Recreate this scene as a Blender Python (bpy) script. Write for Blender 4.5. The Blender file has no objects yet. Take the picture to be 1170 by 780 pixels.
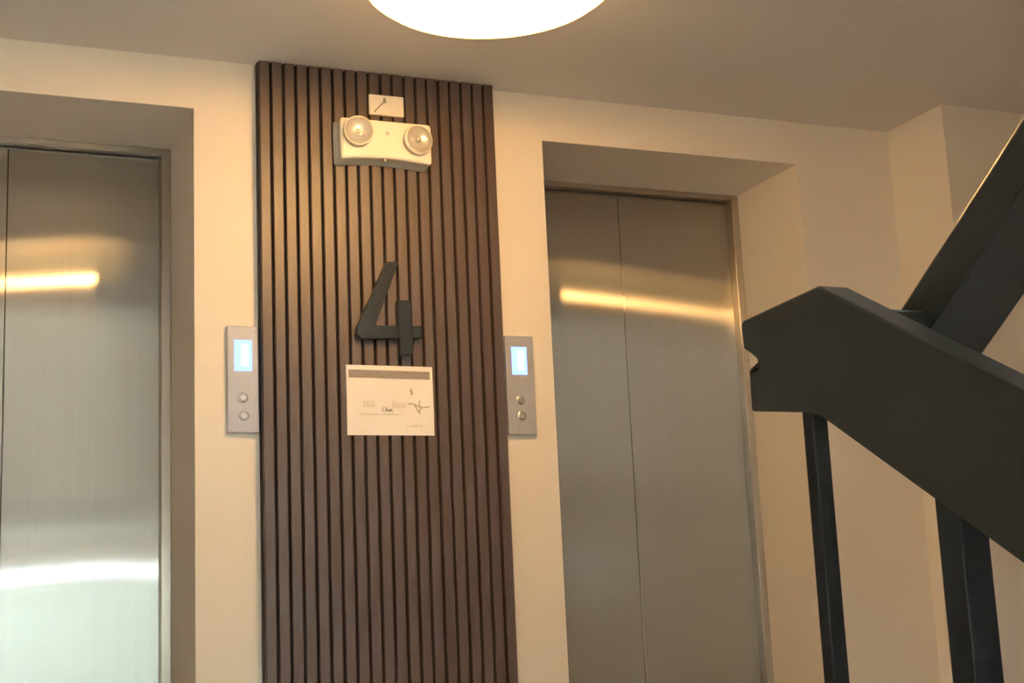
import bpy, bmesh, math, random
from mathutils import Vector, Matrix
random.seed(4)
scene = bpy.context.scene
col = scene.collection

# ------------------------------------------------------------------ camera
FPX = 1650.0
CAM = Vector((-0.8436, -4.5814, 0.5))
_y, _p, _r = (math.radians(a) for a in (23.0529, 10.7015, -2.573))
Fw = Vector((math.sin(_y)*math.cos(_p), math.cos(_y)*math.cos(_p), math.sin(_p)))
R0 = Vector((math.cos(_y), -math.sin(_y), 0)); U0 = R0.cross(Fw)
Rt = math.cos(_r)*R0 + math.sin(_r)*U0
Up = -math.sin(_r)*R0 + math.cos(_r)*U0
cd = bpy.data.cameras.new('camera'); cam = bpy.data.objects.new('camera', cd); col.objects.link(cam)
cd.sensor_width = 36; cd.lens = FPX/1170*36; cd.clip_start = 0.02
m = Matrix((Rt, Up, -Fw)).transposed().to_4x4(); m.translation = CAM
cam.matrix_world = m
scene.camera = cam

# ------------------------------------------------------------------ sky and daylight
w = bpy.data.worlds.new('sky'); scene.world = w; w.use_nodes = True
bg = w.node_tree.nodes['Background']
bg.inputs['Color'].default_value = (0.90, 1.0, 1.03, 1); bg.inputs['Strength'].default_value = 37.0
pl = bpy.data.lights.new('window_portal', 'AREA'); pl.shape = 'RECTANGLE'; pl.size = 2.3; pl.size_y = 1.2
pl.cycles.is_portal = True
po = bpy.data.objects.new('window_portal', pl); col.objects.link(po)
SKX0, SKX1, SKY0, SKY1, SKZ = -.65, .95, -6.0, -4.4, 4.2    # unseen skylight added over the stairwell for neutral fill
pl2 = bpy.data.lights.new('fill_skylight_portal', 'AREA'); pl2.shape = 'RECTANGLE'; pl2.size = SKX1-SKX0; pl2.size_y = SKY1-SKY0; pl2.cycles.is_portal = True
po2 = bpy.data.objects.new('fill_skylight_portal', pl2); col.objects.link(po2); po2.location = ((SKX0+SKX1)/2, (SKY0+SKY1)/2, SKZ+.13)
po.location = (0.35, -7.62, 0.5); po.rotation_euler = (math.radians(90), 0, 0)   # looks along +y, into the stairwell

vs = scene.view_settings
vs.view_transform = 'Standard'; vs.look = 'None'; vs.gamma = 1; vs.use_curve_mapping = False
vs.exposure = 0.28
LAMP_STRENGTH = 9.0
BULB_STRENGTH = 860.0

# ------------------------------------------------------------------ a pixel gives a direction; a known plane gives the distance
def ray(px, py): return Fw + Rt*((px-585)/FPX) + Up*((390-py)/FPX)
def at_y(px, py, Y): d = ray(px, py); return CAM + d*((Y-CAM.y)/d.y)
def at_x(px, py, X): d = ray(px, py); return CAM + d*((X-CAM.x)/d.x)

# ------------------------------------------------------------------ materials
def mat(name, base, rough=0.6, metal=0.0, noise=None, bump=0.0, bscale=40, spec=0.5, emit=None, estr=0, coat=0):
    """noise = (scale xyz, second colour, detail)"""
    M = bpy.data.materials.new(name); M.use_nodes = True
    nt = M.node_tree; b = nt.nodes['Principled BSDF']
    b.inputs['Base Color'].default_value = (*base, 1); b.inputs['Roughness'].default_value = rough
    b.inputs['Metallic'].default_value = metal; b.inputs['Specular IOR Level'].default_value = spec
    b.inputs['Coat Weight'].default_value = coat
    tc = nt.nodes.new('ShaderNodeTexCoord')
    if noise:
        mp = nt.nodes.new('ShaderNodeMapping'); mp.inputs['Scale'].default_value = noise[0]
        nt.links.new(tc.outputs['Object'], mp.inputs['Vector'])
        n = nt.nodes.new('ShaderNodeTexNoise'); n.inputs['Scale'].default_value = 1; n.inputs['Detail'].default_value = noise[2]
        nt.links.new(mp.outputs[0], n.inputs['Vector'])
        rp = nt.nodes.new('ShaderNodeValToRGB')
        rp.color_ramp.elements[0].position = .3; rp.color_ramp.elements[1].position = .7
        rp.color_ramp.elements[0].color = (*base, 1); rp.color_ramp.elements[1].color = (*noise[1], 1)
        nt.links.new(n.outputs['Fac'], rp.inputs[0]); nt.links.new(rp.outputs[0], b.inputs['Base Color'])
    if bump:
        n2 = nt.nodes.new('ShaderNodeTexNoise'); n2.inputs['Scale'].default_value = bscale; n2.inputs['Detail'].default_value = 4
        nt.links.new(tc.outputs['Object'], n2.inputs['Vector'])
        bp = nt.nodes.new('ShaderNodeBump'); bp.inputs['Strength'].default_value = bump; bp.inputs['Distance'].default_value = .002
        nt.links.new(n2.outputs['Fac'], bp.inputs['Height']); nt.links.new(bp.outputs[0], b.inputs['Normal'])
    if emit:
        b.inputs['Emission Color'].default_value = (*emit, 1); b.inputs['Emission Strength'].default_value = estr
    return M

def brushed(name, c, r1, an, c2, r2, fac):
    """vertically brushed steel: the grain smears reflections sideways"""
    M = bpy.data.materials.new(name); M.use_nodes = True
    nt = M.node_tree; nt.nodes.clear()
    out = nt.nodes.new('ShaderNodeOutputMaterial')
    g = nt.nodes.new('ShaderNodeBsdfAnisotropic'); g.distribution = 'GGX'
    g.inputs['Roughness'].default_value = r1; g.inputs['Anisotropy'].default_value = an
    tv = nt.nodes.new('ShaderNodeCombineXYZ'); tv.inputs[2].default_value = 1.0
    nt.links.new(tv.outputs[0], g.inputs['Tangent'])
    tc = nt.nodes.new('ShaderNodeTexCoord')
    mp = nt.nodes.new('ShaderNodeMapping'); mp.inputs['Scale'].default_value = (420, 1, 1.2)
    nt.links.new(tc.outputs['Object'], mp.inputs['Vector'])
    n = nt.nodes.new('ShaderNodeTexNoise'); n.inputs['Scale'].default_value = 1; n.inputs['Detail'].default_value = 2
    nt.links.new(mp.outputs[0], n.inputs['Vector'])
    rp = nt.nodes.new('ShaderNodeValToRGB')
    rp.color_ramp.elements[0].color = (*[v*.9 for v in c], 1); rp.color_ramp.elements[1].color = (*[min(1, v*1.08) for v in c], 1)
    nt.links.new(n.outputs['Fac'], rp.inputs[0]); nt.links.new(rp.outputs[0], g.inputs['Color'])
    # the sheet is not perfectly flat
    n2 = nt.nodes.new('ShaderNodeTexNoise'); n2.inputs['Scale'].default_value = 2.2; n2.inputs['Detail'].default_value = 0
    nt.links.new(tc.outputs['Object'], n2.inputs['Vector'])
    bp = nt.nodes.new('ShaderNodeBump'); bp.inputs['Strength'].default_value = 1; bp.inputs['Distance'].default_value = .0011
    nt.links.new(n2.outputs['Fac'], bp.inputs['Height']); nt.links.new(bp.outputs[0], g.inputs['Normal'])
    g2 = nt.nodes.new('ShaderNodeBsdfAnisotropic'); g2.distribution = 'GGX'
    g2.inputs['Roughness'].default_value = r2; g2.inputs['Color'].default_value = (*c2, 1)
    g2.inputs['Anisotropy'].default_value = .5
    nt.links.new(tv.outputs[0], g2.inputs['Tangent'])
    mx = nt.nodes.new('ShaderNodeMixShader'); mx.inputs[0].default_value = fac
    nt.links.new(g.outputs[0], mx.inputs[1]); nt.links.new(g2.outputs[0], mx.inputs[2])
    nt.links.new(mx.outputs[0], out.inputs['Surface'])
    return M

def emission(name, c, s):
    M = bpy.data.materials.new(name); M.use_nodes = True
    nt = M.node_tree; nt.nodes.clear()
    e = nt.nodes.new('ShaderNodeEmission'); e.inputs[0].default_value = (*c, 1); e.inputs[1].default_value = s
    o = nt.nodes.new('ShaderNodeOutputMaterial'); nt.links.new(e.outputs[0], o.inputs[0]); return M

def translucent(name, c, back=.35):
    M = bpy.data.materials.new(name); M.use_nodes = True
    nt = M.node_tree; nt.nodes.clear()
    t = nt.nodes.new('ShaderNodeBsdfTranslucent'); t.inputs[0].default_value = (*c, 1)
    d = nt.nodes.new('ShaderNodeBsdfDiffuse'); d.inputs[0].default_value = (*c, 1)
    mx = nt.nodes.new('ShaderNodeMixShader'); mx.inputs[0].default_value = back
    nt.links.new(t.outputs[0], mx.inputs[1]); nt.links.new(d.outputs[0], mx.inputs[2])
    o = nt.nodes.new('ShaderNodeOutputMaterial'); nt.links.new(mx.outputs[0], o.inputs[0]); return M

def clear_glass(name):
    M = bpy.data.materials.new(name); M.use_nodes = True
    nt = M.node_tree; nt.nodes.clear()
    t = nt.nodes.new('ShaderNodeBsdfTransparent'); t.inputs[0].default_value = (.95, .97, .97, 1)
    g = nt.nodes.new('ShaderNodeBsdfGlossy'); g.inputs['Roughness'].default_value = .03
    fr = nt.nodes.new('ShaderNodeFresnel'); fr.inputs[0].default_value = 1.45
    mx = nt.nodes.new('ShaderNodeMixShader')
    nt.links.new(fr.outputs[0], mx.inputs[0]); nt.links.new(t.outputs[0], mx.inputs[1]); nt.links.new(g.outputs[0], mx.inputs[2])
    o = nt.nodes.new('ShaderNodeOutputMaterial'); nt.links.new(mx.outputs[0], o.inputs[0]); return M

M_wall = mat('cream_paint', (.80, .735, .64), .62, noise=((1.5, 1.5, 1.5), (.77, .705, .615), 3), bump=.15, bscale=90)
M_ceil = mat('ceiling_paint', (.80, .775, .74), .8, noise=((1.2, 1.2, 1.2), (.77, .75, .72), 2), bump=.1, bscale=70)
M_floor = mat('grey_floor', (.27, .255, .24), .35, noise=((6, 6, 6), (.31, .29, .27), 4))
M_conc = mat('stair_terrazzo', (.48, .46, .43), .5, noise=((25, 25, 25), (.42, .40, .38), 5))
M_steel = brushed('brushed_steel', (.50, .485, .455), .20, .89, (.42, .41, .39), .36, .15)
M_frame = brushed('frame_steel', (.55, .50, .43), .30, .7, (.45, .41, .36), .45, .4)
M_plain = mat('header_steel', (.40, .36, .31), .4, metal=.8, noise=((3, 3, 3), (.37, .33, .29), 2))
M_dark = mat('shadow_gap_black', (.015, .013, .012), .8)
M_slat = mat('brown_wood_slat', (.046, .0235, .0165), .46, noise=((60, 60, 2.2), (.071, .037, .025), 5), bump=.1, bscale=160, spec=1.0)
M_back = mat('dark_slat_backing', (.022, .014, .011), .8)
M_black = mat('black_acrylic', (.012, .0145, .015), .28, spec=.42, bump=.03)
M_rail = mat('dark_brown_rail_paint', (.0090, .0080, .0062), .34, noise=((9, 9, 9), (.012, .0105, .0083), 4), bump=.12, bscale=60, spec=.22)
M_bal = mat('black_baluster_paint', (.005, .005, .0055), .42, noise=((14, 14, 14), (.007, .007, .0075), 3), spec=.12)
M_plast = mat('cream_plastic', (.84, .80, .69), .38, noise=((8, 8, 8), (.82, .78, .67), 2))
M_rim = mat('clear_lens_rim', (.72, .70, .62), .15, metal=.2)
M_refl = mat('lamp_reflector', (.70, .66, .62), .28, metal=.45)
M_lens = clear_glass('clear_lens')
M_silver = mat('silver_plate', (.46, .47, .52), .36, metal=.25, noise=((300, 300, 4), (.43, .44, .49), 2))
M_btn = mat('steel_button', (.60, .60, .61), .25, metal=.8)
M_screen = emission('blue_display', (.26, .40, 1.0), 2.2)
M_digit = emission('display_digit', (.60, .85, 1.0), 2.4)
M_paper = mat('white_paper', (.84, .82, .80), .75, noise=((5, 5, 5), (.80, .785, .77), 2))
M_bar = mat('print_grey_brown', (.27, .23, .215), .8, noise=((40, 40, 90), (.32, .27, .25), 3))
M_ink = mat('print_pale_grey', (.58, .56, .55), .8)
M_ink2 = mat('print_dark_grey', (.36, .34, .33), .8)
M_ink3 = mat('print_taupe', (.50, .45, .41), .8)
M_lampem = emission('warm_lamp_band', (1.0, .57, .21), LAMP_STRENGTH)
M_lampbt = emission('warm_lamp_bottom', (1.0, .62, .20), 5.0)
M_bulb = emission('warm_lamp_bulb', (1.0, .53, .18), BULB_STRENGTH)
M_pan = mat('lamp_housing', (.72, .68, .60), .5, noise=((6, 6, 6), (.70, .66, .58), 2))
M_brass = mat('lamp_metal', (.55, .45, .30), .35, metal=1, noise=((40, 40, 40), (.5, .41, .28), 2))
M_frost = translucent('frosted_glass', (.62, .68, .66))
M_opal = translucent('fill_skylight_glass', (.92, .92, .92), .08)
M_alu = mat('window_aluminium', (.60, .61, .62), .4, metal=.8)

# ------------------------------------------------------------------ mesh helpers
def obj(name, bm, material, parent=None, smooth=False):
    me = bpy.data.meshes.new(name); bmesh.ops.recalc_face_normals(bm, faces=bm.faces[:]); bm.to_mesh(me); bm.free()
    me.materials.append(material)
    if smooth:
        for p in me.polygons: p.use_smooth = True
    o = bpy.data.objects.new(name, me); col.objects.link(o)
    if parent: o.parent = parent
    return o
def empty(name, loc):
    o = bpy.data.objects.new(name, None); col.objects.link(o); o.location = loc; o.empty_display_size = .1; return o
def tag(o, label=None, cat=None, group=None, kind=None):
    if label: o['label'] = label
    if cat: o['category'] = cat
    if group: o['group'] = group
    if kind: o['kind'] = kind
    return o
def box(bm, lo, hi, bev=0, seg=2):
    vs_ = [bm.verts.new((x, y, z)) for x in (lo[0], hi[0]) for y in (lo[1], hi[1]) for z in (lo[2], hi[2])]
    fs = [(0,1,3,2), (4,6,7,5), (0,4,5,1), (2,3,7,6), (0,2,6,4), (1,5,7,3)]
    f = [bm.faces.new([vs_[i] for i in q]) for q in fs]
    if bev:
        es = list({e for q in f for e in q.edges})
        bmesh.ops.bevel(bm, geom=es, offset=bev, segments=seg, affect='EDGES', profile=.5)
    return bm
def prism(bm, pts, ext, bev=0, seg=2):
    """closed polygon of 3-D points extruded by the vector ext"""
    a = [bm.verts.new(p) for p in pts]; b = [bm.verts.new(Vector(p)+Vector(ext)) for p in pts]
    n = len(pts); fs = [bm.faces.new(a), bm.faces.new(b[::-1])]
    for i in range(n): fs.append(bm.faces.new((a[i], b[i], b[(i+1) % n], a[(i+1) % n])))
    if bev:
        es = list({e for q in fs for e in q.edges})
        bmesh.ops.bevel(bm, geom=es, offset=bev, segments=seg, affect='EDGES', profile=.5)
    return bm
def lathe(bm, prof, c, ax='z', n=40, cap0=True, cap1=True):
    """profile of (radius, height) turned about an axis through c; ax='-y' grows towards the viewer's side of the wall"""
    rings = []
    for r, h in prof:
        ring = []
        for k in range(n):
            a = 2*math.pi*k/n; u, v = r*math.cos(a), r*math.sin(a)
            p = (c[0]+u, c[1]+v, c[2]+h) if ax == 'z' else (c[0]+u, c[1]-h, c[2]+v)
            ring.append(bm.verts.new(p))
        rings.append(ring)
    for i in range(len(rings)-1):
        for k in range(n):
            bm.faces.new((rings[i][k], rings[i][(k+1) % n], rings[i+1][(k+1) % n], rings[i+1][k]))
    if cap0: bm.faces.new(rings[0][::-1])
    if cap1: bm.faces.new(rings[-1])
    return bm

# ------------------------------------------------------------------ measures (metres; landing floor at z = 0, lift wall face at y = 0)
XA, WO, XD, RD = 0.0, 1.0974, 1.2601, 0.473          # right edge of one opening, opening width, left edge of the other, recess depth
ZT = 2.192; ZC = 2.366                                # soffit of the openings, ceiling
PB, PC, PD = 0.2054, 1.0585, 0.0486                   # slatted panel left, right, thickness
XCOR = 2.812; YCOL = -0.335                           # end of the lift wall, front of the pier beside it
XL, XR = -2.7, 4.4
YE = -2.96                                            # landing edge, top of the lower flight
SX0, SX1 = -1.75, 2.1; YB = -7.45                     # stairwell
RUN, RISE, NS = .28, .165, 9
ZB, ZTOP = -1.9, 4.2

# ------------------------------------------------------------------ the setting
def struct(name, bm, material, label):
    return tag(obj(name, bm, material), label, kind='structure')

# lift wall with its two deep recesses: one mesh over a grid with holes
bm = bmesh.new()
xs = [XL, XA-WO, XA, XD, XD+WO, XCOR]; zs = [0, ZT, ZC+.02]
gv = {}
def V(i, k, y):
    key = (i, k, y)
    if key not in gv: gv[key] = bm.verts.new((xs[i], y, zs[k]))
    return gv[key]
hole = {(1, 0), (3, 0)}
cells = [(i, k) for i in range(5) for k in range(2) if (i, k) not in hole]
for i, k in cells:
    for y in (0, RD): bm.faces.new((V(i,k,y), V(i+1,k,y), V(i+1,k+1,y), V(i,k+1,y)))
    for (a, b, nb) in (((i,k),(i,k+1),(i-1,k)), ((i+1,k),(i+1,k+1),(i+1,k)), ((i,k),(i+1,k),(i,k-1)), ((i,k+1),(i+1,k+1),(i,k+1))):
        if nb not in cells: bm.faces.new((V(*a,0), V(*b,0), V(*b,RD), V(*a,RD)))
struct('wall_front', bm, M_wall, 'cream painted wall holding both lift recesses')

bm = bmesh.new(); box(bm, (XCOR, YCOL, 0), (XR, RD, ZC+.02))
struct('wall_right', bm, M_wall, 'cream pier standing forward of the lift wall beside the railing')
bm = bmesh.new(); box(bm, (XR, YE-.1, 0), (XR+.12, YCOL+.05, ZC+.02))
struct('wall_side', bm, M_wall, 'cream side wall at the end of the landing')
bm = bmesh.new(); box(bm, (XL-.12, YE-.1, 0), (XL, RD, ZC+.02))
struct('wall_left', bm, M_wall, 'cream side wall beyond the lift with the shaded recess')
bm = bmesh.new(); box(bm, (XL, YE-.1, 0), (SX0, YE, ZC+.02)); box(bm, (SX1, YE-.1, 0), (XR, YE, ZC+.02))
struct('wall_back', bm, M_wall, 'cream wall facing the lifts on both sides of the stair')
bm = bmesh.new(); box(bm, (SX0-.1, YB, ZB), (SX0, YE-.1, ZTOP))
struct('wall_stair_left', bm, M_wall, 'cream stairwell wall beside the flight going down')
bm = bmesh.new(); box(bm, (SX1, YB, ZB), (SX1+.1, YE-.1, ZTOP))
struct('wall_stair_right', bm, M_wall, 'cream stairwell wall beside the flight going up')
# stairwell back wall with a window hole
WX0, WX1, WZ0, WZ1 = -0.8, 1.5, -.10, 1.10
bm = bmesh.new()
box(bm, (SX0, YB-.12, ZB), (WX0, YB, ZTOP)); box(bm, (WX1, YB-.12, ZB), (SX1, YB, ZTOP))
box(bm, (WX0, YB-.12, ZB), (WX1, YB, WZ0)); box(bm, (WX0, YB-.12, WZ1), (WX1, YB, ZTOP))
struct('wall_stair_back', bm, M_wall, 'cream stairwell wall with the daylight window')
bm = bmesh.new()
for lo, hi in (((SX0-.1, YB-.12), (SX1+.1, SKY0)), ((SX0-.1, SKY1), (SX1+.1, YE+.1)), ((SX0-.1, SKY0), (SKX0, SKY1)), ((SKX1, SKY0), (SX1+.1, SKY1))):
    box(bm, (*lo, ZTOP), (*hi, ZTOP+.1))
box(bm, (SX0-.1, YE, ZC+.2), (SX1+.1, YE+.1, ZTOP))
struct('ceiling_stairwell', bm, M_ceil, 'pale ceiling over the stairwell')
bm = bmesh.new(); box(bm, (XL-.12, YE, ZC), (XR+.12, RD+.1, ZC+.2))
struct('ceiling', bm, M_ceil, 'plain painted ceiling over the lift landing')
bm = bmesh.new(); box(bm, (XL-.12, YE, -.16), (XR+.12, RD+.12, 0))
struct('floor', bm, M_floor, 'grey floor of the lift landing')

# window
win = empty('window_1', ((WX0+WX1)/2, YB-.06, WZ0)); tag(win, 'aluminium stairwell window with frosted panes', kind='structure')
def wb(name, lo, hi, m_):
    b = bmesh.new(); box(b, lo, hi); o = obj(name, b, m_); o.parent = win; o.matrix_parent_inverse = Matrix.Translation(-win.location); return o
for lo, hi in (((WX0, YB-.09, WZ0), (WX1, YB-.03, WZ0+.05)), ((WX0, YB-.09, WZ1-.05), (WX1, YB-.03, WZ1)),
               ((WX0, YB-.09, WZ0+.05), (WX0+.05, YB-.03, WZ1-.05)), ((WX1-.05, YB-.09, WZ0+.05), (WX1, YB-.03, WZ1-.05)),
               ((WX0+.05, YB-.09, .93), (WX1-.05, YB-.03, .96)), ((.335, YB-.09, WZ0+.05), (.365, YB-.03, .93))):
    wb('window_frame', lo, hi, M_alu)
wb('pane', (WX0+.05, YB-.063, WZ0+.05), (.335, YB-.057, .93), M_frost)
wb('pane', (.365, YB-.063, WZ0+.05), (WX1-.05, YB-.057, .93), M_frost)
wb('pane', (WX0+.05, YB-.063, .96), (WX1-.05, YB-.057, WZ1-.05), M_lens)

sk = empty('fill_skylight', ((SKX0+SKX1)/2, (SKY0+SKY1)/2, ZTOP+.05)); tag(sk, 'unseen frosted skylight added to the stairwell ceiling for fill light', kind='structure')  # made-up opening, brings neutral fill to stairwell and landing
bm = bmesh.new(); box(bm, (SKX0, SKY0, ZTOP+.05), (SKX1, SKY1, ZTOP+.056)); o = obj('pane', bm, M_opal); o.parent = sk; o.matrix_parent_inverse = Matrix.Translation(-sk.location)

# stairs: one flight down towards the viewer, one flight up behind the railing
def flight(name, x0, x1, sgn, label):
    prof = [(YE, 0 if sgn < 0 else -.16)]
    pts = []
    for i in range(NS):
        y = YE - i*RUN
        z0 = sgn*i*RISE; z1 = sgn*(i+1)*RISE
        if i == 0: pts.append((y, z0))
        pts.append((y, z1)); pts.append((y-RUN, z1))
    und = [(YE-NS*RUN, sgn*NS*RISE-.2), (YE, -.3 if sgn < 0 else -.16)]
    poly = [(x0, y, z) for y, z in pts + und]
    b = bmesh.new(); prism(b, poly, (x1-x0, 0, 0))
    return struct(name, b, M_conc, label)
flight('floor_stair_down', SX0, .38, -1, 'terrazzo stair flight going down from the landing')
flight('floor_stair_up', .40, SX1, 1, 'terrazzo stair flight going up from the landing')
YM = YE-NS*RUN
bm = bmesh.new(); box(bm, (SX0, YB, -NS*RISE-.2), (SX1, YM, -NS*RISE))
struct('floor_half_landing', bm, M_conc, 'terrazzo half landing below the window')
bm = bmesh.new(); box(bm, (SX0, YB, NS*RISE-.2), (SX1, YM, NS*RISE))
struct('floor_half_landing_up', bm, M_conc, 'terrazzo half landing above the window')

# ------------------------------------------------------------------ lift doors, each of two brushed leaves in a steel frame
def lift_door(name, x0, label):
    root = empty(name, (x0+WO/2, RD, 0)); tag(root, label, kind='structure')
    fw = .034; x1 = x0+WO; cx = (x0+x1)/2
    def add(n, b, m_):
        o = obj(n, b, m_); o.parent = root; o.matrix_parent_inverse = Matrix.Translation(-root.location); return o
    for a, b_ in ((x0, x0+fw), (x1-fw, x1)):
        b = bmesh.new(); box(b, (a+.0005, RD-.03, 0), (b_-.0005, RD+.06, ZT-.001), .002, 1); add('door_jamb', b, M_frame)
    b = bmesh.new(); box(b, (x0+fw, RD-.03, ZT-.022), (x1-fw, RD+.06, ZT-.001), .002, 1); add('door_header', b, M_plain)
    for a, b_ in ((x0+fw, cx-.0012), (cx+.0012, x1-fw)):
        b = bmesh.new(); box(b, (a, RD+.012, .012), (b_, RD+.045, ZT-.026), .0015, 1); add('door_leaf', b, M_steel)
    b = bmesh.new(); box(b, (x0+fw, RD+.05, 0), (x1-fw, RD+.06, ZT-.022)); add('shaft_gap', b, M_dark)
    b = bmesh.new(); box(b, (x0+fw, RD-.03, 0), (x1-fw, RD+.05, .010)); add('door_sill', b, M_plain)
lift_door('door_1', XA-WO, 'brushed steel lift doors in the recess whose visible side is shaded')
lift_door('door_2', XD, 'brushed steel lift doors in the recess next to the stair railing')

# ------------------------------------------------------------------ slatted wood panel between the lifts
panel = empty('slatted_wall_panel', ((PB+PC)/2, 0, 0))
tag(panel, 'tall dark brown slatted wood panel between the two lifts', 'wall panel')
Tp = Matrix.Translation(-panel.location)
bm = bmesh.new(); box(bm, (PB+.001, -PD+.017, 0.0005), (PC-.001, -.0005, ZC-.001)); o = obj('backing_board', bm, M_back); o.parent = panel; o.matrix_parent_inverse = Tp
NSL = 20; pitch = (PC-PB)/NSL
bm = bmesh.new(); sw = pitch*.83
prism(bm, [(-sw/2, -PD+.016, 0), (-sw/2, -PD+.004, 0), (-sw/2+.003, -PD, 0), (sw/2-.003, -PD, 0), (sw/2, -PD+.004, 0), (sw/2, -PD+.016, 0)], (0, 0, ZC-.003))
first = None
for i in range(NSL):
    x = PB + pitch*(i+.5)
    if first is None: o = first = obj('slat', bm, M_slat)
    else: o = first.copy(); col.objects.link(o)
    o.parent = panel; o.location = (x-panel.location.x, 0, .001)
FP = -PD                                              # front plane of the slats

# ------------------------------------------------------------------ numeral 4
num = empty('floor_number_sign', at_y(446, 400, FP)); tag(num, 'raised black numeral 4 with an open top on the slatted panel', 'number sign')
Tn = Matrix.Translation(-num.location)
def c4(x, y): return (240+x*.3419, 270+y*.3419)
yf = FP-.030
def shape(pts, y0, y1, mt, name, parent, T, bev=.0015):
    b = bmesh.new(); prism(b, [at_y(px, py, y0) for px, py in pts], (0, y1-y0, 0), bev, 1)
    o = obj(name, b, mt); o.parent = parent; o.matrix_parent_inverse = T; return o
shape([c4(*q) for q in ((589,84), (632,84), (550,299), (708,299), (710,340), (507,341), (491,325), (493,300))], yf, FP-.008, M_black, 'angled_stroke', num, Tn)
shape([c4(*q) for q in ((627,213), (671,213), (680,394), (636,396))], yf-.004, FP-.008, M_black, 'upright_stroke', num, Tn)
for q in ((600,130), (520,320), (650,240), (655,370)):
    p = at_y(*c4(*q), FP); b = bmesh.new(); lathe(b, [(.004, -.002), (.004, .010)], (p.x, FP, p.z), '-y', 10); o = obj('standoff_pin', b, M_black); o.parent = num; o.matrix_parent_inverse = Tn

# ------------------------------------------------------------------ paper notice
PX0, PX1, PZ0, PZ1 = .486, .7873, 1.1001, 1.3333
notice = empty('paper_notice', ((PX0+PX1)/2, FP, PZ0)); tag(notice, 'white landscape paper notice with dark top bar below the numeral', 'notice')
Tq = Matrix.Translation(-notice.location)
def pq(o): o.parent = notice; o.matrix_parent_inverse = Tq; return o
bm = bmesh.new(); N = 8
g = [[bm.verts.new((PX0+(PX1-PX0)*i/N, FP-.0022-.0012*math.sin(i/N*5+j*.5), PZ1+(PZ0-PZ1)*j/N)) for i in range(N+1)] for j in range(N+1)]
for j in range(N):
    for i in range(N): bm.faces.new((g[j][i], g[j][i+1], g[j+1][i+1], g[j+1][i]))
r_ = bmesh.ops.extrude_face_region(bm, geom=bm.faces[:])
for v in r_['geom']:
    if isinstance(v, bmesh.types.BMVert): v.co.y += .0007
pq(obj('sheet', bm, M_paper))
YP = FP-.0038
def uv(u, v): return Vector((PX0+(PX1-PX0)*u, YP, PZ1+(PZ0-PZ1)*v))
bm = bmesh.new(); prism(bm, [uv(.025,.065), uv(.965,.075), uv(.965,.185), uv(.025,.18)], (0, .0003, 0)); pq(obj('printed_bar', bm, M_bar))
def strokes(lines, wd, mt, name):
    b = bmesh.new()
    for ln in lines:
        P_ = [uv(*q) for q in ln]
        for a, c in zip(P_, P_[1:]):
            d = (c-a); d.y = 0
            if d.length < 1e-6: continue
            n_ = Vector((-d.z, 0, d.x)).normalized()*wd/2; e = d.normalized()*wd*.3
            prism(b, [a-e+n_, c+e+n_, c+e-n_, a-e-n_], (0, .0003, 0))
    return tag(pq(obj(name, b, mt)), kind='stuff')
def script(u0, u1, v, h, n, seed):
    rs = random.Random(seed); out = []; u = u0; step = (u1-u0)/n
    for k in range(n):
        if rs.random() < .14: u += step; continue
        hh = h*rs.choice((.5, .6, 1, .55)); t = u+step*.85
        out.append([(u, v), (u+step*.2, v-hh), (u+step*.5, v-hh*.9), (u+step*.55, v), (t, v-hh*.35)])
        u += step
    return out
strokes(script(.15, .40, .60, .16, 7, 1) + script(.52, .68, .61, .15, 4, 3), .0016, M_ink, 'pale_lettering')
strokes(script(.15, .62, .71, .03, 22, 9), .0011, M_ink, 'pale_lettering')
strokes([[(.425,.60), (.40,.62), (.405,.65), (.43,.655)]] + script(.44, .54, .655, .05, 5, 5), .0026, M_ink2, 'dark_lettering')
strokes(script(.68, .86, .87, .02, 12, 8), .0014, M_ink3, 'small_lettering')
strokes([[(.74,.33), (.735,.36), (.75,.37), (.745,.40), (.755,.405)]], .0055, M_ink3, 'printed_figure')
strokes([[(.70,.545), (.76,.545), (.80,.57), (.86,.60), (.95,.585)], [(.78,.56), (.80,.62), (.835,.68)], [(.86,.60), (.83,.64), (.835,.69)], [(.84,.50), (.83,.55), (.85,.60)]], .0042, M_ink3, 'printed_figure')

# ------------------------------------------------------------------ emergency light and the plate above it
YEB = FP-.072
em = empty('emergency_light', at_y(441, 186, FP)); tag(em, 'cream twin-head emergency light mounted on the slatted panel', 'emergency light')
Te = Matrix.Translation(-em.location)
def pe(o): o.parent = em; o.matrix_parent_inverse = Te; return o
e0 = at_y(389, 132, YEB); e1 = at_y(493, 143, YEB); e2 = at_y(494, 188, YEB); e3 = at_y(389.5, 180, YEB)
ex0, ex1 = (e0.x+e3.x)/2, (e1.x+e2.x)/2; ez1 = (e0.z+e1.z)/2; ez0 = (e2.z+e3.z)/2
bm = bmesh.new()
def outline(x0, x1, z0, z1, r, bow):
    pts = []
    for (cx_, cz_, a0) in ((x1-r, z1-r, 0), (x0+r, z1-r, 90), (x0+r, z0+r, 180), (x1-r, z0+r, 270)):
        for k in range(5):
            a = math.radians(a0+k*22.5); pts.append((cx_+r*math.cos(a), cz_+r*math.sin(a)))
        if a0 == 180:
            for k in range(1, 8):
                t = k/8; pts.append((x0+r+(x1-x0-2*r)*t, z0+bow*math.sin(math.pi*t)))
        if a0 == 0:
            for k in range(1, 8):
                t = k/8; pts.append((x1-r-(x1-x0-2*r)*t, z1))
    return pts
lay = [(FP-.0005, -.006), (FP-.03, 0), (YEB+.010, 0), (YEB+.003, .003), (YEB, .009)]
rings = []
for y, ins in lay:
    rings.append([bm.verts.new((x, y, z)) for x, z in outline(ex0+ins, ex1-ins, ez0+ins, ez1-ins, .012, .010)])
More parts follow.
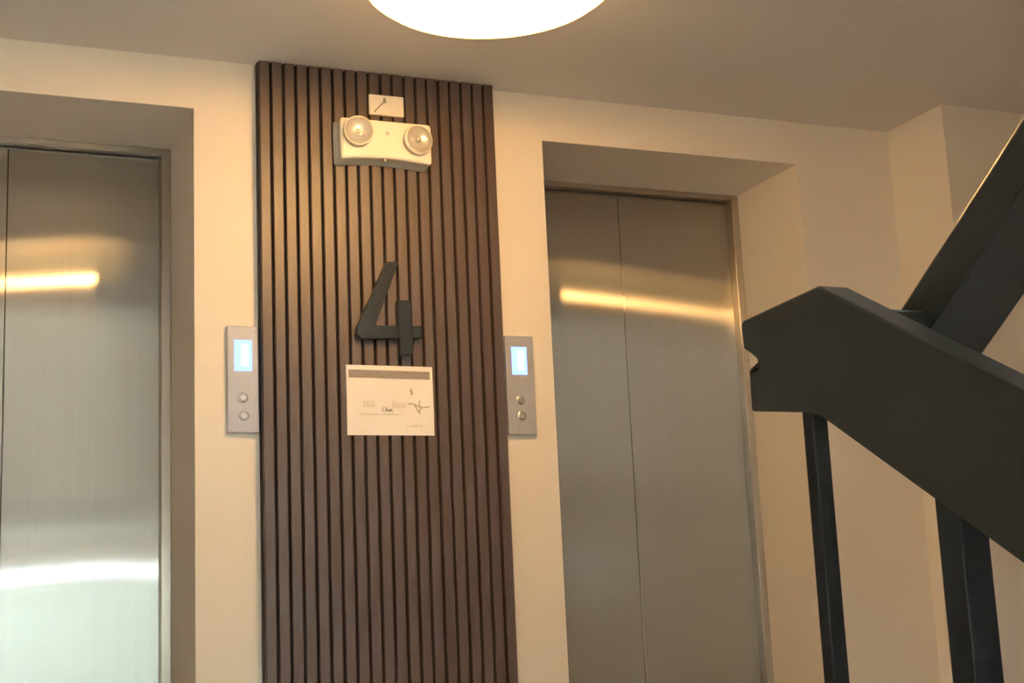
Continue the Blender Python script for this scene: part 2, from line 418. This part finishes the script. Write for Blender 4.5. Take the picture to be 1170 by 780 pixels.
for a, b_ in zip(rings, rings[1:]):
    for k in range(len(a)): bm.faces.new((a[k], a[(k+1) % len(a)], b_[(k+1) % len(a)], b_[k]))
bm.faces.new(rings[0]); bm.faces.new(rings[-1])
pe(obj('housing', bm, M_plast))
for (px, py, tilt) in ((409.5, 150, -.12), (477, 160, .16)):
    c = at_y(px, py, YEB-.012); R_ = .052
    hd = empty('lamp_head', c); pe(hd)
    hd.rotation_euler = (0, 0, tilt)
    def ph(n, prof, mt, c0, c1):
        b = bmesh.new(); lathe(b, prof, (0, 0, 0), '-y', 32, c0, c1); o = obj(n, b, mt, hd, True); return o
    ph('head_shell', [(.030, -.012), (.046, -.010), (R_, .0), (R_, .012), (R_-.004, .015), (R_-.006, .013)], M_plast, True, False)
    ph('reflector_bowl', [(.010, -.004), (.024, -.002), (.037, .005), (R_-.006, .013)], M_refl, True, False)
    ph('lens', [(R_-.0045, .0135), (.042, .019), (.030, .0235), (.015, .026), (.002, .0265)], M_lens, False, True)
    ph('bulb', [(.004, -.003), (.008, .003), (.008, .009), (.003, .013)], M_rim, True, True)
c = at_y(443, 152, YEB); bm = bmesh.new(); lathe(bm, [(.006, -.001), (.006, .001), (.004, .0022)], (c.x, YEB, c.z), '-y', 16); pe(obj('indicator', bm, M_ink))
c = at_y(440, 183, YEB); bm = bmesh.new(); box(bm, (c.x-.003, YEB-.004, c.z-.006), (c.x+.003, YEB+.004, c.z+.004), .001, 1); pe(obj('test_button', bm, M_plast))

pz = empty('socket_plate', at_y(441, 131, FP)); tag(pz, 'small cream socket plate above the emergency light', 'socket plate')
Tz = Matrix.Translation(-pz.location)
b0 = at_y(421.5, 105, FP-.012); b1 = at_y(462, 134, FP-.012)
bm = bmesh.new(); box(bm, (b0.x, FP-.012, b1.z), (b1.x, FP-.0003, b0.z-.006), .003, 2); o = obj('plate', bm, M_plast); o.parent = pz; o.matrix_parent_inverse = Tz
def tube(pts, r, n=8):
    b = bmesh.new(); prev = None
    for i, p in enumerate(pts):
        t = (pts[min(i+1, len(pts)-1)]-pts[max(i-1, 0)]).normalized(); s = t.cross(Vector((0, 1, 0))).normalized(); q = t.cross(s)
        ring = [b.verts.new(p+(s*math.cos(2*math.pi*k/n)+q*math.sin(2*math.pi*k/n))*r) for k in range(n)]
        if prev:
            for k in range(n): b.faces.new((prev[k], prev[(k+1) % n], ring[(k+1) % n], ring[k]))
        else: b.faces.new(ring[::-1])
        prev = ring
    b.faces.new(prev); return b
M_cord = mat('grey_cord', (.36, .32, .26), .6)
o = obj('cord', tube([at_y(*q, FP-.0145) for q in ((439,114), (438,117), (435,120), (431.5,123.5), (428,127.5))], .0024), M_cord, None, True); o.parent = pz; o.matrix_parent_inverse = Tz
c = at_y(439.5, 115, FP-.012)
bm = bmesh.new(); box(bm, (c.x-.006, FP-.017, c.z-.009), (c.x+.005, FP-.0115, c.z+.008), .002, 1); o = obj('plug', bm, M_cord); o.parent = pz; o.matrix_parent_inverse = Tz

# ------------------------------------------------------------------ lift call panels
def call_panel(x0, x1, z0, z1, scr, btns, label):
    root = empty('call_panel', ((x0+x1)/2, 0, z0)); tag(root, label, 'call panel', 'lift call panels')
    T = Matrix.Translation(-root.location); yq = -.018
    def add(n, b, m_, parent=root, sm=False):
        o = obj(n, b, m_, None, sm); o.parent = parent; o.matrix_parent_inverse = T; return o
    b = bmesh.new(); box(b, (x0, yq, z0), (x1, -.0003, z1), .003, 2); add('faceplate', b, M_silver)
    a, c = at_y(*scr[0], yq), at_y(*scr[1], yq)
    b = bmesh.new(); box(b, (a.x, yq-.0012, c.z), (c.x, yq+.002, a.z)); add('display', b, M_screen)
    cx_, cz_, w_, h_ = (a.x+c.x)/2, (a.z+c.z)/2, c.x-a.x, a.z-c.z
    b = bmesh.new(); box(b, (cx_-w_*.12, yq-.0016, cz_-h_*.34), (cx_+w_*.30, yq+.001, cz_+h_*.36)); add('lit_digit', b, M_digit)
    for q in btns:
        p = at_y(*q, yq)
        b = bmesh.new(); lathe(b, [(.0165, -.001), (.0165, .002), (.0145, .003), (.0135, .0005)], (p.x, yq, p.z), '-y', 24, True, True); add('button_ring', b, M_btn, sm=False)
        b = bmesh.new(); lathe(b, [(.0115, -.001), (.0115, .003), (.0095, .0045)], (p.x, yq, p.z), '-y', 24); add('button', b, M_btn)
ZP0, ZP1 = .5+(.7259-.16128)*1.08, .5+(.7259+.16128)*1.08
call_panel(.101, .2035, ZP0, ZP1, ((267.5,388), (288,424)), ((277.5,454), (279,475)), 'silver lift call panel beside the shaded recess, display lit blue')
call_panel(1.0720, 1.178, ZP0, ZP1, ((584,396), (602.5,428)), ((595,457), (596.5,475)), 'silver lift call panel on the wall towards the stair railing, display lit blue')

# ------------------------------------------------------------------ ceiling lamp: wide glowing bowl hung on a short stem
LX, LY, LZ = .604, -1.14, 2.166
lamp = empty('ceiling_lamp', (LX, LY, ZC)); tag(lamp, 'round glowing warm ceiling lamp hanging in front of the slatted panel', 'ceiling lamp')
def pl_(o): o.parent = lamp; o.location = (0, 0, LZ-ZC); return o
bm = bmesh.new(); lathe(bm, [(.02, 0), (.10, .001), (.18, .003), (.26, .006), (.315, .016), (.342, .036), (.346, .040)], (0, 0, 0), 'z', 56, True, False)
pl_(obj('diffuser', bm, M_lampbt, None, True))
bm = bmesh.new(); lathe(bm, [(.346, .040), (.350, .050), (.350, .104), (.346, .109)], (0, 0, 0), 'z', 56, False, False)
pl_(obj('light_band', bm, M_lampem, None, True))
bm = bmesh.new(); lathe(bm, [(.006, -.038), (.026, -.036), (.036, -.029), (.038, -.020), (.038, .004)], (0, 0, 0), 'z', 28)
pl_(obj('bulb', bm, M_bulb, None, True))
bm = bmesh.new(); lathe(bm, [(.358, .108), (.362, .114), (.358, .124), (.27, .146), (.10, .160), (.03, .164)], (0, 0, 0), 'z', 56, True, True)
pl_(obj('lamp_housing', bm, M_pan, None, False))
bm = bmesh.new(); lathe(bm, [(.014, .16), (.014, ZC-LZ-.02)], (0, 0, 0), 'z', 16); pl_(obj('stem', bm, M_brass, None, False))
bm = bmesh.new(); lathe(bm, [(.03, ZC-LZ-.035), (.06, ZC-LZ-.022), (.065, ZC-LZ-.001)], (0, 0, 0), 'z', 28); pl_(obj('ceiling_rose', bm, M_brass, None, False))

# ------------------------------------------------------------------ stair railing
XRL = .30; TH = .05; XRU = .42
rail = empty('stair_railing', (XRL+.03, YE, 0)); tag(rail, 'dark brown stair railing with slotted rail end and black balusters', 'railing')
Tr = Matrix.Translation(-rail.location)
def pr(o): o.parent = rail; o.matrix_parent_inverse = Tr; return o
def ax(px, py): return at_x(px, py, XRL)
slope = .575
a_top = ax(934, 326); a_bot = ax(938, 471); far = 2.35
top_end = Vector((XRL, a_top.y-far, a_top.z-far*slope)); bot_end = Vector((XRL, a_top.y-far, a_top.z-far*slope-.185))
r_top = ax(1170, 446); r_bot = ax(1170, 643)
poly = [a_top, ax(848, 366), ax(846, 372), ax(849, 399), ax(867, 407), ax(868, 416), ax(855, 422), ax(858, 470), ax(922, 471), a_bot, r_bot, bot_end, top_end, r_top]
bm = bmesh.new(); prism(bm, poly, (TH, 0, 0), .004, 2)
pr(obj('handrail', bm, M_rail))
# pale strip in the slot of the rail end, a white glint painted as colour
bm = bmesh.new(); prism(bm, [ax(857, 424), ax(866.5, 419.5), ax(867, 422), ax(857.5, 427)], (.02, 0, 0)); pr(obj('glint_strip', bm, M_plast))
# rising rail of the next flight
def au(px, py): return at_x(px, py, XRU)
u0 = au(1030, 350); u1 = au(1170, 129); d = (u1-u0).normalized()
md = au(1170, 215); nrm = Vector((0, -d.z, d.y)); hgt = abs((md-u0).dot(nrm))
s0 = u0-d*.10; s1 = u0+d*2.7
dn = nrm if nrm.z < 0 else -nrm
bm = bmesh.new(); prism(bm, [s0, s1, s1+dn*hgt, s0+dn*hgt], (.115, 0, 0), .005, 2)
pr(obj('handrail', bm, M_rail))
# bracket that ties the two rails together behind the apex
jc = u0-d*.03+dn*hgt*.5
bm = bmesh.new(); box(bm, (XRL+TH-.004, jc.y-.05, jc.z-.05), (XRU+.05, jc.y+.03, jc.z+.03), .003, 1); pr(obj('rail_bracket', bm, M_rail))
# balusters of the flight going down: the first two are measured, the rest follow at the same spacing
def base_z(y): 
    if y > YE: return 0
    return -RISE*(math.floor((YE-y)/RUN)+1)
p_a = at_x(930.5, 471, XRL+TH/2); p_b = at_x(1099, 593, XRL+TH/2)
def rail_under(y): return a_bot.z + (y-a_bot.y)*(a_bot.z-r_bot.z)/(a_bot.y-r_bot.y)
xm = XRL+TH/2
ys = [(p_a.y, .0125), (p_b.y, .021)] + [(p_b.y-.17-.135*k, .0125) for k in range(14)]
for y, hw in ys:
    zt = min(rail_under(y), a_bot.z)+.02; zb = base_z(y)
    bm = bmesh.new(); box(bm, (xm-hw, y-hw, zb), (xm+hw, y+hw, zt), .0015, 1); pr(obj('baluster', bm, M_bal))
# balusters of the flight going up
xm = XRU+.055
for k in range(13):
    y = YE-.62-.14*k
    n_ = math.floor((YE-y)/RUN)+1
    zr = (u0+dn*hgt).z + (u0.y-y)*(d.z/-d.y)
    bm = bmesh.new(); box(bm, (xm-.0125, y-.0125, n_*RISE), (xm+.0125, y+.0125, zr+.01), .0015, 1); pr(obj('baluster', bm, M_bal))
